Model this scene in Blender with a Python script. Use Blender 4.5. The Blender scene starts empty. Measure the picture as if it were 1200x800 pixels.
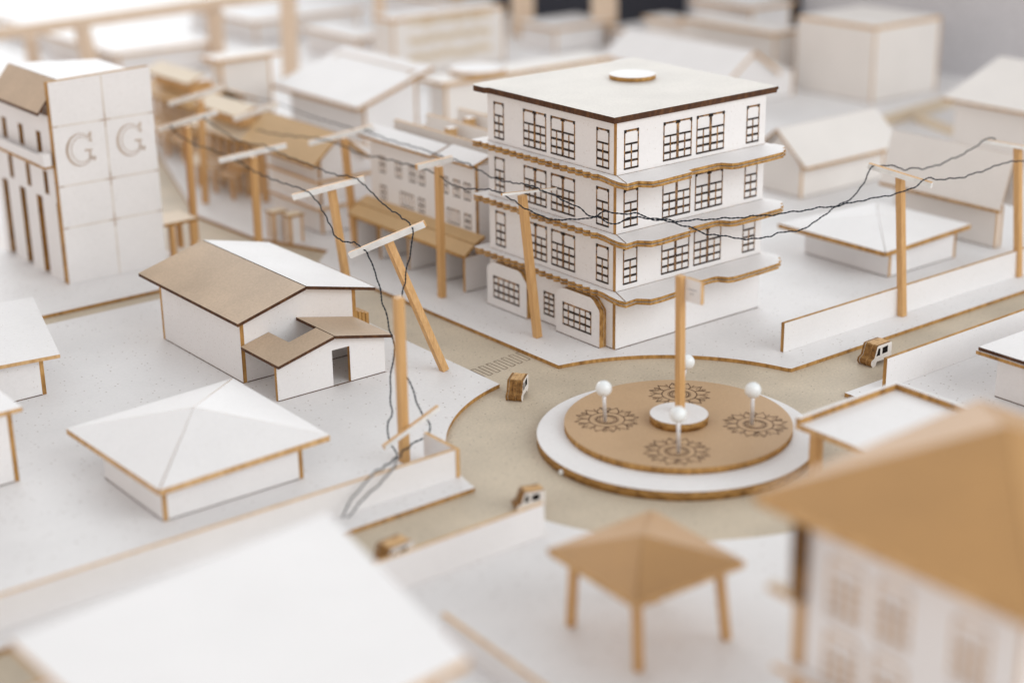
import bpy, math, random
from mathutils import Vector, Matrix
random.seed(7)
SC = bpy.context.scene
COL = SC.collection
V3 = Vector

# ------------------------------------------------------------------ camera solve (1 unit = 10 cm of the real table model)
F = 1928.0                      # focal length in pixels of a 1200 x 800 picture
CAM = V3((-5.24175, -5.88893, 2.92906))
PITCH, ROLL, YAW = math.radians(19.94), math.radians(-.847), math.radians(37.85)
def _axes():
    cp, sp = math.cos(PITCH), math.sin(PITCH)
    f = V3((0, cp, -sp)); r = V3((1, 0, 0)); u = r.cross(f)
    r2 = math.cos(ROLL)*r + math.sin(ROLL)*u
    u2 = -math.sin(ROLL)*r + math.cos(ROLL)*u
    M = Matrix.Rotation(-YAW, 3, 'Z')
    return M @ r2, M @ u2, M @ f
CR, CU, CF = _axes()
def ray(px, py): return CF + CR*((px-600)/F) - CU*((py-400)/F)
def at(px, py, z=.02):          # where the sight line through a photo pixel meets the level z
    d = ray(px, py); return CAM + d*((z-CAM.z)/d.z)
def onx(px, py, x):
    d = ray(px, py); return CAM + d*((x-CAM.x)/d.x)
def ony(px, py, y):
    d = ray(px, py); return CAM + d*((y-CAM.y)/d.y)
def above(base, px, py):        # point of the upright plane through base that faces the camera
    n = V3((CF.x, CF.y, 0)).normalized(); d = ray(px, py)
    return CAM + d*((base-CAM).dot(n)/d.dot(n))
def deep(px, py, w):            # point at depth w along the lens axis
    return CAM + ray(px, py)*w
def depth(p): return (V3(p)-CAM).dot(CF)

# ------------------------------------------------------------------ materials
MATS = {}
def nodes(name):
    m = bpy.data.materials.new(name); m.use_nodes = True
    nt = m.node_tree; b = nt.nodes['Principled BSDF']
    return m, nt, b
def N(nt, t, **kw):
    n = nt.nodes.new(t)
    for k, v in kw.items():
        if k in n.inputs: n.inputs[k].default_value = v
        else: setattr(n, k, v)
    return n
def ramp(nt, stops):
    n = nt.nodes.new('ShaderNodeValToRGB'); e = n.color_ramp.elements
    while len(e) < len(stops): e.new(.5)
    for q, (p, c) in zip(e, stops):
        q.position = p; q.color = (*c, 1) if len(c) == 3 else c
    return n
def mixc(nt, fac, a, b, mode='MIX'):
    n = nt.nodes.new('ShaderNodeMix'); n.data_type = 'RGBA'; n.blend_type = mode
    for i, v in ((0, fac), (6, a), (7, b)):
        if hasattr(v, 'links'): nt.links.new(v, n.inputs[i])
        else: n.inputs[i].default_value = v if i == 0 else (*v, 1)
    return n.outputs[2]
def board_mat(name, base, var, speck, speck_amt, rough=.6, spec=.38, fibre=60, speck_scale=95, thr=.16):
    m, nt, b = nodes(name)
    tc = N(nt, 'ShaderNodeTexCoord')
    n1 = N(nt, 'ShaderNodeTexNoise', Scale=3.0, Detail=4.0)
    n2 = N(nt, 'ShaderNodeTexNoise', Scale=fibre, Detail=6.0, Roughness=.75)
    v = N(nt, 'ShaderNodeTexVoronoi', Scale=speck_scale)
    for n in (n1, n2, v): nt.links.new(tc.outputs['Object'], n.inputs['Vector'])
    lo = tuple(c*(1-var) for c in base); hi = tuple(min(1, c*(1+var)) for c in base)
    r1 = ramp(nt, [(.3, lo), (.7, hi)]); nt.links.new(n1.outputs['Fac'], r1.inputs[0])
    r2 = ramp(nt, [(.3, (1-var*1.6,)*3), (.7, (1+var*1.2,)*3)]); nt.links.new(n2.outputs['Fac'], r2.inputs[0])
    c = mixc(nt, 1.0, r1.outputs[0], r2.outputs[0], 'MULTIPLY')
    # scattered fibres: only some voronoi cells carry a speck
    r3 = ramp(nt, [(thr*.6, (1, 1, 1)), (thr, (0, 0, 0))]); nt.links.new(v.outputs['Distance'], r3.inputs[0])
    sep = N(nt, 'ShaderNodeSeparateColor'); nt.links.new(v.outputs['Color'], sep.inputs[0])
    lt = N(nt, 'ShaderNodeMath', operation='LESS_THAN'); nt.links.new(sep.outputs[0], lt.inputs[0]); lt.inputs[1].default_value = .28
    mu = N(nt, 'ShaderNodeMath', operation='MULTIPLY'); nt.links.new(r3.outputs[0], mu.inputs[0]); nt.links.new(lt.outputs[0], mu.inputs[1])
    m2 = N(nt, 'ShaderNodeMath', operation='MULTIPLY'); nt.links.new(mu.outputs[0], m2.inputs[0]); m2.inputs[1].default_value = speck_amt
    c = mixc(nt, m2.outputs[0], c, speck)
    nt.links.new(c, b.inputs['Base Color'])
    b.inputs['Roughness'].default_value = rough
    b.inputs['Specular IOR Level'].default_value = spec
    bp = N(nt, 'ShaderNodeBump', Strength=.12, Distance=.004)
    nt.links.new(n2.outputs['Fac'], bp.inputs['Height']); nt.links.new(bp.outputs[0], b.inputs['Normal'])
    MATS[name] = m
def edge_mat(name, c0, c1, c2, sc=(34, 34, 9), pos=(.3, .52, .72)):
    m, nt, b = nodes(name)
    tc = N(nt, 'ShaderNodeTexCoord'); mp = N(nt, 'ShaderNodeMapping'); mp.inputs['Scale'].default_value = sc
    n = N(nt, 'ShaderNodeTexNoise', Scale=1.0, Detail=5.0, Roughness=.7)
    nt.links.new(tc.outputs['Object'], mp.inputs[0]); nt.links.new(mp.outputs[0], n.inputs['Vector'])
    r = ramp(nt, [(pos[0], c0), (pos[1], c1), (pos[2], c2)]); nt.links.new(n.outputs['Fac'], r.inputs[0])
    nt.links.new(r.outputs[0], b.inputs['Base Color'])
    b.inputs['Roughness'].default_value = .7
    b.inputs['Specular IOR Level'].default_value = .25
    MATS[name] = m
def plain(name, c, rough=.5, metal=0, spec=.5):
    m, nt, b = nodes(name)
    n = N(nt, 'ShaderNodeTexNoise', Scale=25.0, Detail=3.0)
    tc = N(nt, 'ShaderNodeTexCoord'); nt.links.new(tc.outputs['Object'], n.inputs['Vector'])
    r = ramp(nt, [(.3, tuple(x*.9 for x in c)), (.7, tuple(min(1, x*1.06) for x in c))])
    nt.links.new(n.outputs['Fac'], r.inputs[0]); nt.links.new(r.outputs[0], b.inputs['Base Color'])
    b.inputs['Roughness'].default_value = rough; b.inputs['Metallic'].default_value = metal
    b.inputs['Specular IOR Level'].default_value = spec
    MATS[name] = m

board_mat('white_board', (.80, .775, .765), .025, (.42, .33, .26), .6, speck_scale=60, thr=.17)
board_mat('warm_board', (.79, .745, .705), .025, (.42, .33, .26), .5)
board_mat('ground_board', (.775, .75, .74), .03, (.30, .23, .18), .8, speck_scale=42, thr=.21)
board_mat('grey_board', (.655, .61, .555), .07, (.40, .34, .27), .6, fibre=90, speck_scale=55, thr=.2)
board_mat('tan_board', (.54, .405, .285), .10, (.30, .19, .11), .6, fibre=80)
board_mat('gold_board', (.455, .245, .085), .06, (.30, .18, .08), .5, fibre=60, rough=.42, spec=.5)
board_mat('honey_board', (.60, .40, .20), .06, (.33, .2, .11), .5, fibre=60)
board_mat('kraft_board', (.52, .345, .20), .05, (.33, .2, .11), .5, fibre=80)
board_mat('cream_board', (.72, .60, .45), .05, (.4, .28, .17), .5, fibre=60)
board_mat('road_board', (.565, .475, .36), .11, (.18, .13, .09), .8, fibre=75, speck_scale=45, thr=.2)
edge_mat('cut_edge', (.22, .105, .03), (.44, .235, .072), (.58, .34, .125))
edge_mat('pale_edge', (.40, .22, .09), (.60, .37, .17), (.70, .47, .25))
edge_mat('dark_edge', (.045, .018, .010), (.085, .036, .016), (.17, .075, .027))
edge_mat('char', (.012, .007, .005), (.03, .015, .008), (.26, .13, .04), sc=(26, 26, 26), pos=(.4, .57, .75))
edge_mat('scorch', (.05, .022, .009), (.26, .13, .042), (.52, .30, .12), sc=(24, 24, 24), pos=(.40, .53, .68))
edge_mat('engrave', (.05, .025, .013), (.10, .05, .026), (.2, .1, .05), sc=(20, 20, 20))
edge_mat('faint_line', (.52, .42, .32), (.66, .58, .48), (.75, .70, .64), sc=(6, 6, 6))
edge_mat('ply_edge', (.10, .045, .013), (.36, .19, .055), (.52, .30, .10), sc=(26, 26, 60))
edge_mat('van_edge', (.09, .04, .011), (.27, .135, .04), (.42, .23, .075), sc=(60, 60, 60))
edge_mat('ledge_edge', (.14, .06, .017), (.45, .245, .075), (.62, .38, .14), sc=(40, 40, 20))
edge_mat('faint_ink', (.36, .26, .19), (.48, .37, .29), (.62, .52, .43), sc=(8, 8, 8))
def timber(name, a, b_, sc):
    m, nt, b = nodes(name)
    tc = N(nt, 'ShaderNodeTexCoord'); mp = N(nt, 'ShaderNodeMapping'); mp.inputs['Scale'].default_value = sc
    n = N(nt, 'ShaderNodeTexNoise', Scale=1.0, Detail=6.0, Roughness=.65, Distortion=.4)
    nt.links.new(tc.outputs['Object'], mp.inputs[0]); nt.links.new(mp.outputs[0], n.inputs['Vector'])
    r = ramp(nt, [(.3, a), (.68, b_)]); nt.links.new(n.outputs['Fac'], r.inputs[0])
    nt.links.new(r.outputs[0], b.inputs['Base Color']); b.inputs['Roughness'].default_value = .55
    MATS[name] = m
timber('timber', (.50, .26, .085), (.70, .43, .19), (110, 110, 3))
timber('pale_timber', (.62, .46, .33), (.74, .59, .45), (60, 60, 3))
plain('white_paint', (.80, .79, .77), .5)
plain('thread', (.022, .027, .036), .75, spec=.2)
plain('pin_head', (.84, .86, .86), .22)
plain('steel', (.78, .78, .80), .3, .35)
plain('hole_shade', (.012, .009, .008), .8, spec=.1)  # near-black colour standing in for the shade inside openings
plain('navy', (.012, .015, .03), .5)
plain('room_grey', (.60, .59, .61), .8)
plain('grey_ink', (.35, .35, .37), .7)

# ------------------------------------------------------------------ mesh building
class MB:
    def __init__(s): s.v = []; s.f = []; s.m = []; s.names = []; s.smooth = set()
    def mi(s, n):
        if n not in s.names: s.names.append(n)
        return s.names.index(n)
    def face(s, pts, mat, sm=False):
        b = len(s.v); s.v += [V3(p) for p in pts]; s.f.append(list(range(b, b+len(pts)))); s.m.append(s.mi(mat))
        if sm: s.smooth.add(len(s.f)-1)
    def solid(s, top, off, mt, me, mb=None):
        """polygon top (its front to the viewer, anticlockwise), pushed back by off"""
        top = [V3(p) for p in top]; off = V3(off); n = len(top)
        b = len(s.v); s.v += top + [p+off for p in top]
        s.f.append(list(range(b, b+n))); s.m.append(s.mi(mt))
        s.f.append([b+n+i for i in reversed(range(n))]); s.m.append(s.mi(mb or mt))
        for i in range(n):
            j = (i+1) % n
            s.f.append([b+i, b+n+i, b+n+j, b+j]); s.m.append(s.mi(me[i] if isinstance(me, (list, tuple)) else me))
    def prism(s, poly, z0, z1, mt, me):
        a = sum(poly[i][0]*poly[(i+1) % len(poly)][1]-poly[(i+1) % len(poly)][0]*poly[i][1] for i in range(len(poly)))
        if a < 0: poly = poly[::-1]
        s.solid([(p[0], p[1], z1) for p in poly], (0, 0, z0-z1), mt, me)
    def box(s, x0, x1, y0, y1, z0, z1, mt, me=None):
        s.prism([(x0, y0), (x1, y0), (x1, y1), (x0, y1)], z0, z1, mt, me or mt)
    def bar(s, p, q, w, h, mat, up=(0, 0, 1), top=None, ends=None):
        p, q = V3(p), V3(q); d = (q-p).normalized(); a = d.cross(V3(up))
        if a.length < 1e-4: a = d.cross(V3((1, 0, 0)))
        a.normalize(); u = a.cross(d).normalized()
        c = [a*w/2*i+u*h/2*j for i, j in ((-1, -1), (1, -1), (1, 1), (-1, 1))]
        b = len(s.v); s.v += [p+k for k in c]+[q+k for k in c]
        for k, idx in enumerate(((0, 1, 5, 4), (1, 2, 6, 5), (2, 3, 7, 6), (3, 0, 4, 7))):
            s.f.append([b+i for i in idx]); s.m.append(s.mi(top if (k == 2 and top) else mat))
        s.f.append([b+3, b+2, b+1, b]); s.f.append([b+4, b+5, b+6, b+7]); s.m += [s.mi(ends or mat)]*2
    def tube(s, path, r, mat, n=6):
        path = [V3(p) for p in path]; rings = []; prev = None
        for i, p in enumerate(path):
            d = (path[min(i+1, len(path)-1)]-path[max(i-1, 0)]).normalized()
            a = d.cross(V3((0, 0, 1))) if prev is None else prev-d*prev.dot(d)
            if a.length < 1e-5: a = d.cross(V3((1, 0, 0)))
            a.normalize(); prev = a; c = d.cross(a); b = len(s.v)
            s.v += [p+(a*math.cos(k*math.tau/n)+c*math.sin(k*math.tau/n))*r for k in range(n)]; rings.append(b)
        for b0, b1 in zip(rings, rings[1:]):
            for k in range(n):
                l = (k+1) % n; s.f.append([b0+k, b0+l, b1+l, b1+k]); s.m.append(s.mi(mat)); s.smooth.add(len(s.f)-1)
        for b, rv in ((rings[0], True), (rings[-1], False)):
            q = list(range(b, b+n)); s.f.append(q[::-1] if rv else q); s.m.append(s.mi(mat))
    def disc(s, cx, cy, r, z0, z1, mt, me, n=96):
        b = len(s.f)
        s.prism([(cx+r*math.cos(k*math.tau/n), cy+r*math.sin(k*math.tau/n)) for k in range(n)], z0, z1, mt, me)
        s.smooth |= set(range(b+2, b+2+n))
    def ball(s, c, r, mat, nu=24, nv=14):
        c = V3(c); b = len(s.v)
        for j in range(nv+1):
            t = math.pi*j/nv
            s.v += [c+V3((math.sin(t)*math.cos(k*math.tau/nu), math.sin(t)*math.sin(k*math.tau/nu), math.cos(t)))*r for k in range(nu)]
        for j in range(nv):
            for k in range(nu):
                l = (k+1) % nu
                s.f.append([b+j*nu+k, b+(j+1)*nu+k, b+(j+1)*nu+l, b+j*nu+l]); s.m.append(s.mi(mat)); s.smooth.add(len(s.f)-1)
    def ribbon(s, pts, w, z, mat, closed=False):
        """flat cut line of width w lying at level z"""
        n = len(pts); L = []; Rr = []
        for i, p in enumerate(pts):
            a = pts[i-1] if (i > 0 or closed) else p; c = pts[(i+1) % n] if (i < n-1 or closed) else p
            d = V3((c[0]-a[0], c[1]-a[1], 0)).normalized(); k = V3((-d.y, d.x, 0))*w/2
            L.append(V3((p[0], p[1], z))+k); Rr.append(V3((p[0], p[1], z))-k)
        for i in range(n if closed else n-1):
            j = (i+1) % n; s.face([L[i], Rr[i], Rr[j], L[j]], mat)
    def build(s, name, root=None, parent=None, label=None):
        org = V3(root.location) if root is not None else V3((0, 0, 0))
        me = bpy.data.meshes.new(name)
        me.from_pydata([tuple(p-org) for p in s.v], [], s.f)
        for n in s.names: me.materials.append(MATS[n])
        me.polygons.foreach_set('material_index', s.m)
        if s.smooth: me.polygons.foreach_set('use_smooth', [i in s.smooth for i in range(len(s.f))])
        me.update()
        o = bpy.data.objects.new(name, me); COL.objects.link(o)
        p = parent or root
        if p is not None: o.parent = p
        if label: o['label'] = label
        return o
def thing(name, loc, label, cat, group=None):
    o = bpy.data.objects.new(name, None); COL.objects.link(o)
    o.location = loc; o.empty_display_size = .1
    o['label'] = label; o['category'] = cat
    if group: o['group'] = group
    return o
def tag(o, label, cat, group=None):
    o['label'] = label; o['category'] = cat
    if group: o['group'] = group
    return o
def struct(mb, name):
    o = mb.build(name); o['kind'] = 'structure'; return o
T = .021      # thickness of the cut board
# a wall panel: polygon in (s, z) on an upright plane, pushed back by the board's thickness
def panel_y(mb, y, poly, mat='white_board', edge='cut_edge', t=T):      # faces -y
    mb.solid([(s, y, z) for s, z in poly], (0, t, 0), mat, edge)
    if min(z for s, z in poly) < .03 and t < .03:
        a = [s for s, z in poly if z < .03]; mb.box(min(a)+.001, max(a)-.001, y-.0007, y+.002, .0203, .0245, 'engrave')
def panel_x(mb, x, poly, mat='white_board', edge='cut_edge', t=T):      # faces -x ; s runs along +y
    mb.solid([(x, s, z) for s, z in reversed(poly)], (t, 0, 0), mat, edge)
    if min(z for s, z in poly) < .03 and t < .03:
        a = [s for s, z in poly if z < .03]; mb.box(x-.0007, x+.002, min(a)+.001, max(a)-.001, .0203, .0245, 'engrave')
def rect(a, b, c, d): return [(a, c), (b, c), (b, d), (a, d)]
def walls(root, x0, x1, y0, y1, z0, z1, mat='white_board', gable=None, edge='cut_edge', zb=None):
    """four butted board walls; gable = ('y', xpeak, zpeak) puts a gable on the -y / +y walls, ('x', ypeak, zpeak) on the -x / +x ones"""
    top = zb if zb is not None else z1
    py = rect(x0+T, x1-T, z0, z1); pxx = rect(y0, y1, z0, z1)
    if not gable and zb is not None: py = [(x0+T, z0), (x1-T, z0), (x1-T, zb), (x0+T, z1)]
    if gable and gable[0] == 'y': py = [(x0+T, z0), (x1-T, z0), (x1-T, top), (gable[1], gable[2]), (x0+T, z1)]
    if gable and gable[0] == 'x': pxx = [(y0, z0), (y1, z0), (y1, z1), (gable[1], gable[2]), (y0, z1)]
    a = MB(); panel_y(a, y0, py, mat, edge); a.build('wall', root)
    a = MB(); panel_y(a, y1-T, py, mat, edge); a.build('wall', root)
    a = MB(); panel_x(a, x0, pxx, mat, edge); a.build('wall', root)
    a = MB(); panel_x(a, x1-T, [(q, top if z > z0+.01 else z) for q, z in pxx] if not (gable and gable[0] == 'x') else pxx, mat, edge); a.build('wall', root)
def pyramid(root, corners, ze, apex, mat, edge='cut_edge', t=.026, gap=.004, crown=None):
    """four triangular boards meeting at the apex with a fine open joint along each hip"""
    ap = V3(apex); cs = [V3((c[0], c[1], ze)) for c in corners]
    mb = MB(); g = gap
    for i in range(4):
        p, q = cs[i], cs[(i+1) % 4]; m = (p+q)/2; e = (q-p).normalized()
        inward = (ap-m).normalized()
        gp, gq = (g, g*.12) if i % 2 == 0 else (g*.12, g)
        p2, q2, a2 = p+e*gp, q-e*gq, ap-inward*g*.3
        mb.solid([p2, q2, a2], (0, 0, -t), mat, edge)
    # dark core seen through the joints
    core = MB()
    lo = V3((0, 0, -t*.45))
    for i in range(4):
        core.face([cs[i]*.985+ap*.015+lo, cs[(i+1) % 4]*.985+ap*.015+lo, ap+lo], edge)
    mb.v, f0 = mb.v, len(mb.v)
    for f, mi in zip(core.f, core.m): mb.f.append([k+f0 for k in f]); mb.m.append(mb.mi(edge))
    mb.v += core.v
    return mb.build('roof', root)

# ------------------------------------------------------------------ setting: road sheet, pavement boards
ARC = (-.52, -1.0, 1.03)
def arc(a0, a1, n=28, c=ARC):
    return [(c[0]+c[2]*math.cos(math.radians(a0+(a1-a0)*k/n)), c[1]+c[2]*math.sin(math.radians(a0+(a1-a0)*k/n))) for k in range(n+1)]
mb = MB(); mb.face([(-7, -9, 0), (16, -9, 0), (16, 14, 0), (-7, 14, 0)], 'road_board'); struct(mb, 'road')
mb = MB(); mb.box(-7, 16, -9, 14, -.3, -.004, 'cream_board', 'cut_edge'); struct(mb, 'ground')
def pavement(poly, name='pavement', z1=.02, mat='ground_board'):
    mb = MB(); mb.prism(poly, .0006, z1, mat, 'cut_edge'); return struct(mb, name)
# left block with the gabled house
pavement([(-.715, 2.05), (-.73, .9), (-.74, .007)]+arc(102.5, 172, 30)+[(-1.56, -.86), (-6.9, -.86), (-6.9, 2.28), (-1.0, 2.28), (-.82, 2.2)])
# block under the tall corner building and everything behind it on the right
pavement([(-.36, 2.28), (-.36, .017)]+arc(81, 15, 24)+[(.488, -.757), (15.9, -.72), (15.9, 13.9), (.6, 13.9), (.25, 5.6), (-.40, 3.75), (-.375, 3.02), (-.25, 2.7), (-.17, 2.47)])
# block of the lettered tower
pavement([(-6.9, 2.42), (-1.3, 2.44), (-1.0, 2.6), (-.93, 3.0), (-.95, 13.9), (-6.9, 13.9)])
# lower block with the pavilion
pavement(arc(194.5, 255, 24)+[(-.78, -2.3), (-.74, -8.9), (-6.9, -8.9), (-6.9, -1.345), (-1.55, -1.315)])
# right hand lower block
pavement([(.442, -1.138), (15.9, -1.08), (15.9, -8.9), (-.1, -8.9), (-.13, -2.2)]+arc(-58, -20, 14))

# ------------------------------------------------------------------ tall corner building
BT = thing('corner_building', (0, 0, .02), 'four storey white corner block with scalloped brown ledges beside the roundabout', 'building')
W = 1.04; WT = 1.197
a = MB(); panel_y(a, 0, rect(0, W, .02, WT), t=.022); a.build('wall', BT)
a = MB(); panel_x(a, 0, rect(.022, W, .02, WT), t=.022); a.build('wall', BT)
a = MB(); panel_y(a, W-.022, rect(.022, W, .02, WT), t=.022); a.build('wall', BT)
a = MB(); panel_x(a, W-.022, rect(.022, W-.022, .02, WT), t=.022); a.build('wall', BT)
mb = MB()
RP = [(-.035, -.02), (1.105, -.014), (1.11, 1.115), (.06, 1.13), (-.025, 1.125), (-.055, 1.09), (-.053, 1.0), (-.034, .975)]
mb.prism(RP, WT, WT+.016, 'grey_board', 'dark_edge')
mb.prism([(x+(.006 if x > .5 else -.003), y-.004) for x, y in RP], WT+.0165, WT+.032, 'grey_board', 'dark_edge')
rf = mb.build('roof', BT)
mb = MB(); mb.disc(.70, .665, .125, WT+.0322, WT+.055, 'white_board', 'cut_edge', 64); mb.build('roof_disc', BT, rf)
# scalloped ledges: two plies each
def ledge_poly(inset=0.0, seed=0):
    rnd = random.Random(seed)
    L = []                                        # along the left face, from far end to the corner
    n = 17; y0, y1 = 1.07, .06
    for k in range(n):
        ya = y0+(y1-y0)*k/n; yb = y0+(y1-y0)*(k+.5)/n; yc = y0+(y1-y0)*(k+.62)/n
        j = rnd.uniform(-.003, .003)
        L += [(-.064+inset+j, ya), (-.060+inset, (ya+yb)/2), (-.045+inset, yb), (-.048+inset+j, yc)]
    C = [(-.052+inset, .03), (-.066+inset, -.03), (-.075+inset, -.10), (-.066+inset, -.150+inset), (-.03, -.146+inset), (.012, -.142+inset), (.06, -.196+inset), (.12, -.200+inset),
         (.335, -.184+inset), (.348, -.146+inset), (.375, -.142+inset), (.55, -.138+inset), (.575, -.146+inset), (.605, -.192+inset), (.64, -.204+inset), (.84, -.200+inset), (.985, -.190+inset), (1.0, -.168+inset), (1.03, -.162+inset), (1.04, -.128+inset), (1.066, -.122+inset), (1.085-inset, -.095), (1.08-inset, -.03), (1.065-inset, -.02), (1.07-inset, 1.08)]
    return [(-.05+inset, 1.115), (-.062+inset, 1.10)]+L+C+[(1.0, 1.115)]
for i, z in enumerate((.312, .612, .912)):
    mb = MB()
    def ring(poly, za, zb):
        mb.prism(poly, za, zb, 'white_board', 'ledge_edge')
    ring(ledge_poly(.001, i), z-.0135, z-.0002); mb.prism(ledge_poly(.009, i), z, z+.0046, 'white_board', 'char'); ring(ledge_poly(0, i+9), z+.0048, z+.0188)
    # mitre joint at the corner and shadow line where the storey above stands
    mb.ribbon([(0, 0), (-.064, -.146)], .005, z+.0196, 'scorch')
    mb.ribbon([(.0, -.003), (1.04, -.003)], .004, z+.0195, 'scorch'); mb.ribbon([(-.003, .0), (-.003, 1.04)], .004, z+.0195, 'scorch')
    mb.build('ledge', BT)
def window(face, off, s0, s1, z0, z1, kind, root, parent=None):
    """laser cut window: outline, glazing bars; face 'x' or 'y' of the plane at off"""
    mb = MB(); P = .0022
    w = .0092
    def cut(sa, sb, za, zb, mat, pr=P):
        if kind == 'pale': mat = 'faint_ink' if mat == 'char' else 'pale_edge'
        if face == 'y': mb.box(sa, sb, off-pr, off+.004, za, zb, mat)
        else: mb.box(off-pr, off+.004, sa, sb, za, zb, mat)
    def leaf(a, b, rows=3, cols=2, top=.36):
        h = z1-z0; zt = z1-h*top if top else z1
        j = lambda: random.uniform(-.0012, .0012)
        cut(a, b, z1-w+j(), z1, 'scorch'); cut(a, b, z0, z0+w, 'char')
        cut(a, a+w*.72, z0+w, z1-w, 'scorch', P*.8); cut(b-w*.72, b, z0+w, z1-w, 'scorch', P*.8)
        if top: cut(a+w, b-w, zt-w*.5, zt+w*.5, 'char')
        for c in range(1, cols):
            s = a+(b-a)*c/cols; cut(s-w*.42, s+w*.42, z0+w, zt-(w*.5 if top else w), 'scorch', P*.7)
        for r_ in range(1, rows):
            z = z0+(zt-z0)*r_/rows
            for c in range(cols):                 # each bar is its own short cut with a tiny bridge
                ca = a+(b-a)*c/cols+w*.6; cb = a+(b-a)*(c+1)/cols-w*.6
                cut(ca, cb, z-w*.62+j()*.5, z+w*.62+j()*.5, 'char')
        for ss in (a, b-w*1.5):
            cut(ss, ss+w*1.5, z1-w*1.7, z1+.0006, 'char', P*1.15)
    if kind == 'single': leaf(s0, s1)
    elif kind == 'double':
        m = (s0+s1)/2; leaf(s0, m-.0012); leaf(m+.0012, s1)
    elif kind == 'grid5': leaf(s0, s1, 3, 5, 0)
    elif kind == 'pale': w = .0095; leaf(s0, s1, 4, 3, .3)
    elif kind == 'small': w = .0062; leaf(s0, s1, 2, 2, 0)
    elif kind == 'wide': w = .0055; leaf(s0, s1, 1, 4, 0)
    elif kind == 'grid2': leaf(s0, s1, 4, 2, 0)
    return mb.build('window', root, parent)
for fl in range(3):
    zb, zt = .357+.2975*fl, .553+.2985*fl
    for s0, s1, k in ((.047, .143, 'single'), (.309, .505, 'double'), (.538, .736, 'double'), (.898, .992, 'single')):
        window('y', 0, s0, s1, zb, zt, k, BT)
    for s0, s1, k in ((.055, .151, 'single'), (.316, .508, 'double'), (.545, .733, 'double'), (.898, .984, 'single')):
        window('x', 0, s0, s1, zb, zt, k, BT)
window('x', 0, .486, .574, .066, .196, 'grid2', BT)
for y0 in (.071, .664):
    y1 = y0+.348; x = -.046; ch = .062
    poly = [(y0, .0206), (y1, .0206), (y1, .232), (y1-.012, .25), (y1-.05, .272), (y1-.075, .276), (y0+.075, .276), (y0+.05, .268), (y0+.004, .224), (y0, .212)]
    mb = MB()
    panel_x(mb, x, poly, edge='ledge_edge', t=.0150); panel_x(mb, x+.0156, [(s+.0012, z-.0012) for s, z in poly], edge='ledge_edge', t=.0148); panel_x(mb, x+.031, poly, edge='ledge_edge', t=.0144)
    bay = mb.build('bay', BT)
    window('x', x, y0+.063, y0+.29, .075, .200, 'grid5', BT, bay)

# ------------------------------------------------------------------ gabled house with brown and white roof slopes
GH = thing('gabled_house', (-1.36, 1.2, .02), 'large gabled house with one brown and one white roof slope and a small porch wing', 'house')
gx0, gx1, gy0, gy1 = -1.69, -1.026, .819, 1.664
xr, zr, ze = -1.335, .452, .346
zl = lambda x: ze+(zr-ze)*(x+1.722)/(xr+1.722)-.018
zr_ = lambda x: zr+(.364-zr)*(x-xr)/(-.935-xr)-.018
a = MB(); panel_y(a, gy0, [(gx0+T, .0206), (gx1-T, .0206), (gx1-T, zr_(gx1-T)), (xr, zr-.018), (gx0+T, zl(gx0+T))]); a.build('wall', GH)
a = MB(); panel_y(a, gy1-T, [(gx0, .0206), (gx1, .0206), (gx1, zr_(gx1)), (xr, zr-.018), (gx0, zl(gx0))]); a.build('wall', GH)
a = MB(); panel_x(a, gx0, rect(gy0, gy1-T, .0206, zl(gx0))); a.build('wall', GH)
a = MB(); panel_x(a, gx1-T, rect(gy0, gy1-T, .0206, zr_(gx1))); a.build('wall', GH)
ey0, ey1 = .772, 1.83
a = MB(); a.solid([(-1.722, ey0, ze), (xr-.002, ey0, zr), (xr-.002, ey1, zr), (-1.722, ey1, ze)], (0, 0, -.0165), 'tan_board', 'dark_edge'); a.build('roof_slope', GH, label='brown left roof slope')
a = MB(); a.solid([(xr+.002, ey0, zr+.002), (-.935, ey0, .364), (-.935, ey1, .364), (xr+.002, ey1, zr+.002)], (0, 0, -.0165), 'white_board', 'dark_edge'); a.build('roof_slope', GH, label='white right roof slope')
# porch wing
px0, px1, py = -1.682, -1.072, .50
pxr, pzr, pze = -1.378, .290, .212
zz = lambda x: (pze+(pzr-pze)*(x+1.69)/(pxr+1.69) if x < pxr else pzr+(.220-pzr)*(x-pxr)/(-1.045-pxr))-.0175
d0, d1, dz = -1.374, -1.274, .205
a = MB(); panel_y(a, py, [(px0, .0206), (d0, .0206), (d0, dz), (d1, dz), (d1, .0206), (px1, .0206), (px1, zz(px1)), (pxr, zz(pxr)), (px0, zz(px0))]); a.build('porch_wall', GH)
a = MB(); panel_x(a, px1-T, rect(py+T, gy0, .0206, zz(px1)-.006)); a.build('porch_wall', GH)
a = MB()
zs = lambda x: pze+(pzr-pze)*(x+1.69)/(pxr+1.69)
a.solid([(x, y, zs(x)) for x, y in [(-1.692, .462), (pxr-.002, .462), (pxr-.002, .625), (-1.535, .625), (-1.535, .816), (-1.692, .816)]], (0, 0, -.0155), 'tan_board', 'dark_edge'); a.build('porch_roof', GH)
a = MB(); a.solid([(pxr+.002, .462, pzr+.001), (-1.045, .462, .221), (-1.045, .818, .221), (pxr+.002, .818, pzr+.001)], (0, 0, -.0155), 'tan_board', 'dark_edge'); a.build('porch_roof', GH)
a = MB()
for k in range(4): a.box(-1.018+.022*k, -1.0+.022*k, .845, .95, .0206, .235-.008*k, 'pale_edge', 'cut_edge')
a.build('layered_stack', GH)

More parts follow.
